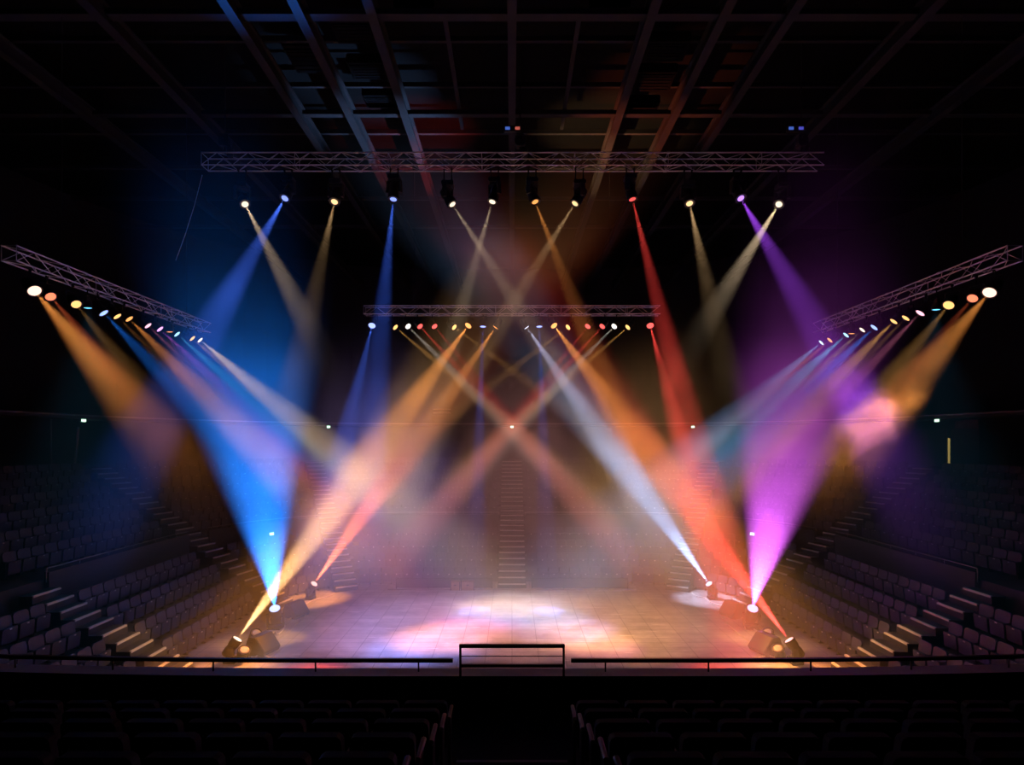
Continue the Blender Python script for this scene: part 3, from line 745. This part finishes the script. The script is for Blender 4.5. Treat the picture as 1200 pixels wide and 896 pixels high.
o = mb.build('doorway_light_streak', M['trim']); o.location = (p.x, p.y, CONC_Z + .003); tag(o, 'light streak of a doorway edge shaped as a pale tube, left concourse', 'light streak')
p = at(60, 520, 31.5); o = MB().tube((0, 0, 0), (0, 0, 2.75), .04, 8).build('slim_post', M['trim']); o.location = (p.x, p.y, CONC_Z + .003); tag(o, 'slim grey post on the left concourse', 'post')
# right: door ajar with warm light, a dark red banner beside it
p = at(1112, 528, 31.8)
dr = bpy.data.objects.new('door_1', None); COL.objects.link(dr); dr.location = (p.x, p.y, CONC_Z); dr.rotation_euler = (0, 0, math.radians(-60)); dr['kind'] = 'structure'
MB().box((-.75, 0, 1.1), (1.3, .06, 2.2)).build('door_leaf', M['parapet'], dr)
MB().box((.75, 0, 1.1), (1.3, .06, 2.2)).build('door_leaf', M['parapet'], dr)
MB().box((0, .01, .92), (.10, .04, 1.5)).build('lit_gap', glow('warm_gap_light', (1, .72, .2), .55), dr)
p = at(1133, 508, 31.2); bn = thing('hanging_banner', 'dark red banner hanging on the right concourse beside the door', 'banner', (p.x, p.y, CONC_Z + .7), math.radians(-60))
mb = MB(); vs = []
for i in range(9):
    for j in (0, 1): vs.append((-.55 + 1.1 * i / 8, .03 * math.sin(i * 1.4), j * 2.0))
mb.add(vs, [(2 * i, 2 * i + 2, 2 * i + 3, 2 * i + 1) for i in range(8)])
f = mb.build('cloth', M['red'], bn); sm = f.modifiers.new('thick', 'SOLIDIFY'); sm.thickness = .01
MB().tube((-.6, 0, 2.0), (.6, 0, 2.0), .025, 8).build('pole', M['steel'], bn)
# small louvred unit high on the far stand
lv = thing('wall_louvre', 'small bracket with two pale bars above the far stand', 'louvre', at(518, 482, 46.6))
MB().box((0, .05, 0), (1.9, .08, .9)).build('frame', M['parapet'], lv)
for z in (-.12, .2): MB().box((0, -.02, z), (1.5, .07, .07)).build('bar', M['nosing'], lv)

# ------------------------------------------------------------------ haze
def volume(name, density, col=(1, 1, 1), g=0.0):
    m = bpy.data.materials.new(name); m.use_nodes = True; nt = m.node_tree
    nt.nodes.remove(nt.nodes['Principled BSDF'])
    v = nt.nodes.new('ShaderNodeVolumeScatter'); v.inputs['Density'].default_value = density; v.inputs['Color'].default_value = (*col, 1)
    v.inputs['Anisotropy'].default_value = g
    nt.links.new(v.outputs[0], nt.nodes['Material Output'].inputs['Volume'])
    return m, v
HZ, vs_ = volume('stage_haze', .035)
def haze_nodes(m, v):
    nt = m.node_tree; N = nt.nodes.new; L = nt.links
    tc = N('ShaderNodeTexCoord'); sep = N('ShaderNodeSeparateXYZ'); L.new(tc.outputs['Object'], sep.inputs[0])
    zr = N('ShaderNodeMapRange'); zr.inputs['From Min'].default_value = 0; zr.inputs['From Max'].default_value = 22
    L.new(sep.outputs['Z'], zr.inputs['Value'])
    cr = N('ShaderNodeValToRGB'); cr.color_ramp.interpolation = 'EASE'
    E = cr.color_ramp.elements; E[0].position = 6.5 / 22; E[0].color = (1, 1, 1, 1); E[1].position = 21 / 22; E[1].color = (.03, .03, .03, 1)
    for z, f in ((10, .40), (12, .19), (14, .14), (16.6, .25), (18.6, .09)):
        e = E.new(z / 22); e.color = (f, f, f, 1)
    L.new(zr.outputs['Result'], cr.inputs['Fac'])
    yr = N('ShaderNodeMapRange'); yr.interpolation_type = 'SMOOTHSTEP'; yr.inputs['From Min'].default_value = 13; yr.inputs['From Max'].default_value = 17
    yr.inputs['To Min'].default_value = 0; yr.inputs['To Max'].default_value = HAZE; 
    zs = N('ShaderNodeMapRange'); zs.inputs['From Min'].default_value = 9; zs.inputs['From Max'].default_value = 19; zs.inputs['To Max'].default_value = 2.6
    L.new(sep.outputs['Z'], zs.inputs['Value'])
    ys = N('ShaderNodeMath'); ys.operation = 'SUBTRACT'; L.new(sep.outputs['Y'], ys.inputs[0]); L.new(zs.outputs['Result'], ys.inputs[1])
    ab = N('ShaderNodeMath'); ab.operation = 'ABSOLUTE'; L.new(sep.outputs['X'], ab.inputs[0])
    xr = N('ShaderNodeMapRange'); xr.interpolation_type = 'SMOOTHSTEP'; xr.inputs['From Min'].default_value = 5; xr.inputs['From Max'].default_value = 9.5
    xr.inputs['To Min'].default_value = 3.6; xr.inputs['To Max'].default_value = 0; L.new(ab.outputs[0], xr.inputs['Value'])
    y2 = N('ShaderNodeMath'); y2.operation = 'SUBTRACT'; L.new(ys.outputs[0], y2.inputs[0]); L.new(xr.outputs['Result'], y2.inputs[1])
    L.new(y2.outputs[0], yr.inputs['Value'])
    r = N('ShaderNodeMath'); r.operation = 'MULTIPLY'; L.new(cr.outputs['Color'], r.inputs[0]); L.new(yr.outputs['Result'], r.inputs[1])
    n = N('ShaderNodeTexNoise'); n.inputs['Scale'].default_value = .22; n.inputs['Detail'].default_value = 2.5; n.inputs['Roughness'].default_value = .55
    L.new(tc.outputs['Object'], n.inputs['Vector'])
    r2 = N('ShaderNodeMapRange'); r2.inputs['From Min'].default_value = .32; r2.inputs['From Max'].default_value = .68
    r2.inputs['To Min'].default_value = .45; r2.inputs['To Max'].default_value = 1.55
    L.new(n.outputs['Fac'], r2.inputs['Value'])
    mm = N('ShaderNodeMath'); mm.operation = 'MULTIPLY'; L.new(r.outputs[0], mm.inputs[0]); L.new(r2.outputs['Result'], mm.inputs[1])
    L.new(mm.outputs[0], v.inputs['Density'])
HAZE = .04
haze_nodes(HZ, vs_)
HZ.cycles.volume_sampling = 'EQUIANGULAR'
cy.volume_step_rate = .3; cy.volume_max_steps = 256
hz = MB().box((0, 28.0, 10.4), (52, 30.4, 20.6)).build('stage_haze', HZ)
tag(hz, 'thin theatrical haze hanging through the whole arena', 'haze', kind='stuff')

def puff(name, c, r, dens, label, sc=1.0):
    m, v = volume('smoke_' + name, 0); nt = m.node_tree; N = nt.nodes.new; L = nt.links
    tc = N('ShaderNodeTexCoord'); n = N('ShaderNodeTexNoise'); n.inputs['Scale'].default_value = sc; n.inputs['Detail'].default_value = 4; n.inputs['Roughness'].default_value = .6
    n.inputs['Distortion'].default_value = .4
    mp = N('ShaderNodeMapping'); mp.inputs['Location'].default_value = (c[0] * .7, c[1], c[2]); L.new(tc.outputs['Object'], mp.inputs['Vector']); L.new(mp.outputs['Vector'], n.inputs['Vector'])
    sv = N('ShaderNodeVectorMath'); sv.operation = 'DIVIDE'; sv.inputs[1].default_value = r; L.new(tc.outputs['Object'], sv.inputs[0])
    ln = N('ShaderNodeVectorMath'); ln.operation = 'LENGTH'; L.new(sv.outputs['Vector'], ln.inputs[0])
    fr = N('ShaderNodeMapRange'); fr.inputs['From Min'].default_value = .2; fr.inputs['From Max'].default_value = .95; fr.inputs['To Min'].default_value = .16; fr.inputs['To Max'].default_value = -.28
    L.new(ln.outputs['Value'], fr.inputs['Value'])
    ad = N('ShaderNodeMath'); ad.operation = 'ADD'; L.new(n.outputs['Fac'], ad.inputs[0]); L.new(fr.outputs['Result'], ad.inputs[1])
    cr = N('ShaderNodeMapRange'); cr.interpolation_type = 'SMOOTHSTEP'; cr.inputs['From Min'].default_value = .48; cr.inputs['From Max'].default_value = .68; cr.inputs['To Min'].default_value = 0; cr.inputs['To Max'].default_value = dens
    L.new(ad.outputs[0], cr.inputs['Value']); L.new(cr.outputs['Result'], v.inputs['Density'])
    mb = MB(); n_ = 16
    mb.lathe([(0, -1)] + [(math.sin(PI * k / 10), -math.cos(PI * k / 10)) for k in range(1, 10)] + [(0, 1)], n_)
    mb.v = [(x * r[0], y * r[1], z * r[2]) for x, y, z in mb.v]
    o = mb.build('smoke_cloud', m, None, True); o.location = c; tag(o, label, 'smoke', kind='stuff')
puff('a', at(1012, 482, 15.0), (2.9, 1.8, 2.4), .048, 'billowing smoke cloud beside the magenta beam under the right truss', 1.15)
puff('b', at(310, 600, 23.0), (1.3, 1.3, 2.0), .16, 'wisps of smoke inside the blue beam', 1.1)
puff('c', at(918, 565, 22.5), (1.7, 1.4, 2.4), .12, 'wisps of smoke inside the magenta beam', .9)
puff('d', at(400, 622, 25.6), (2.6, 1.3, 1.8), .05, 'wisps of smoke inside the yellow beam', .8)
# world: black
w = bpy.data.worlds.new('world'); SC.world = w; w.use_nodes = True
w.node_tree.nodes['Background'].inputs['Color'].default_value = (.02, .025, .04, 1); w.node_tree.nodes['Background'].inputs['Strength'].default_value = 0
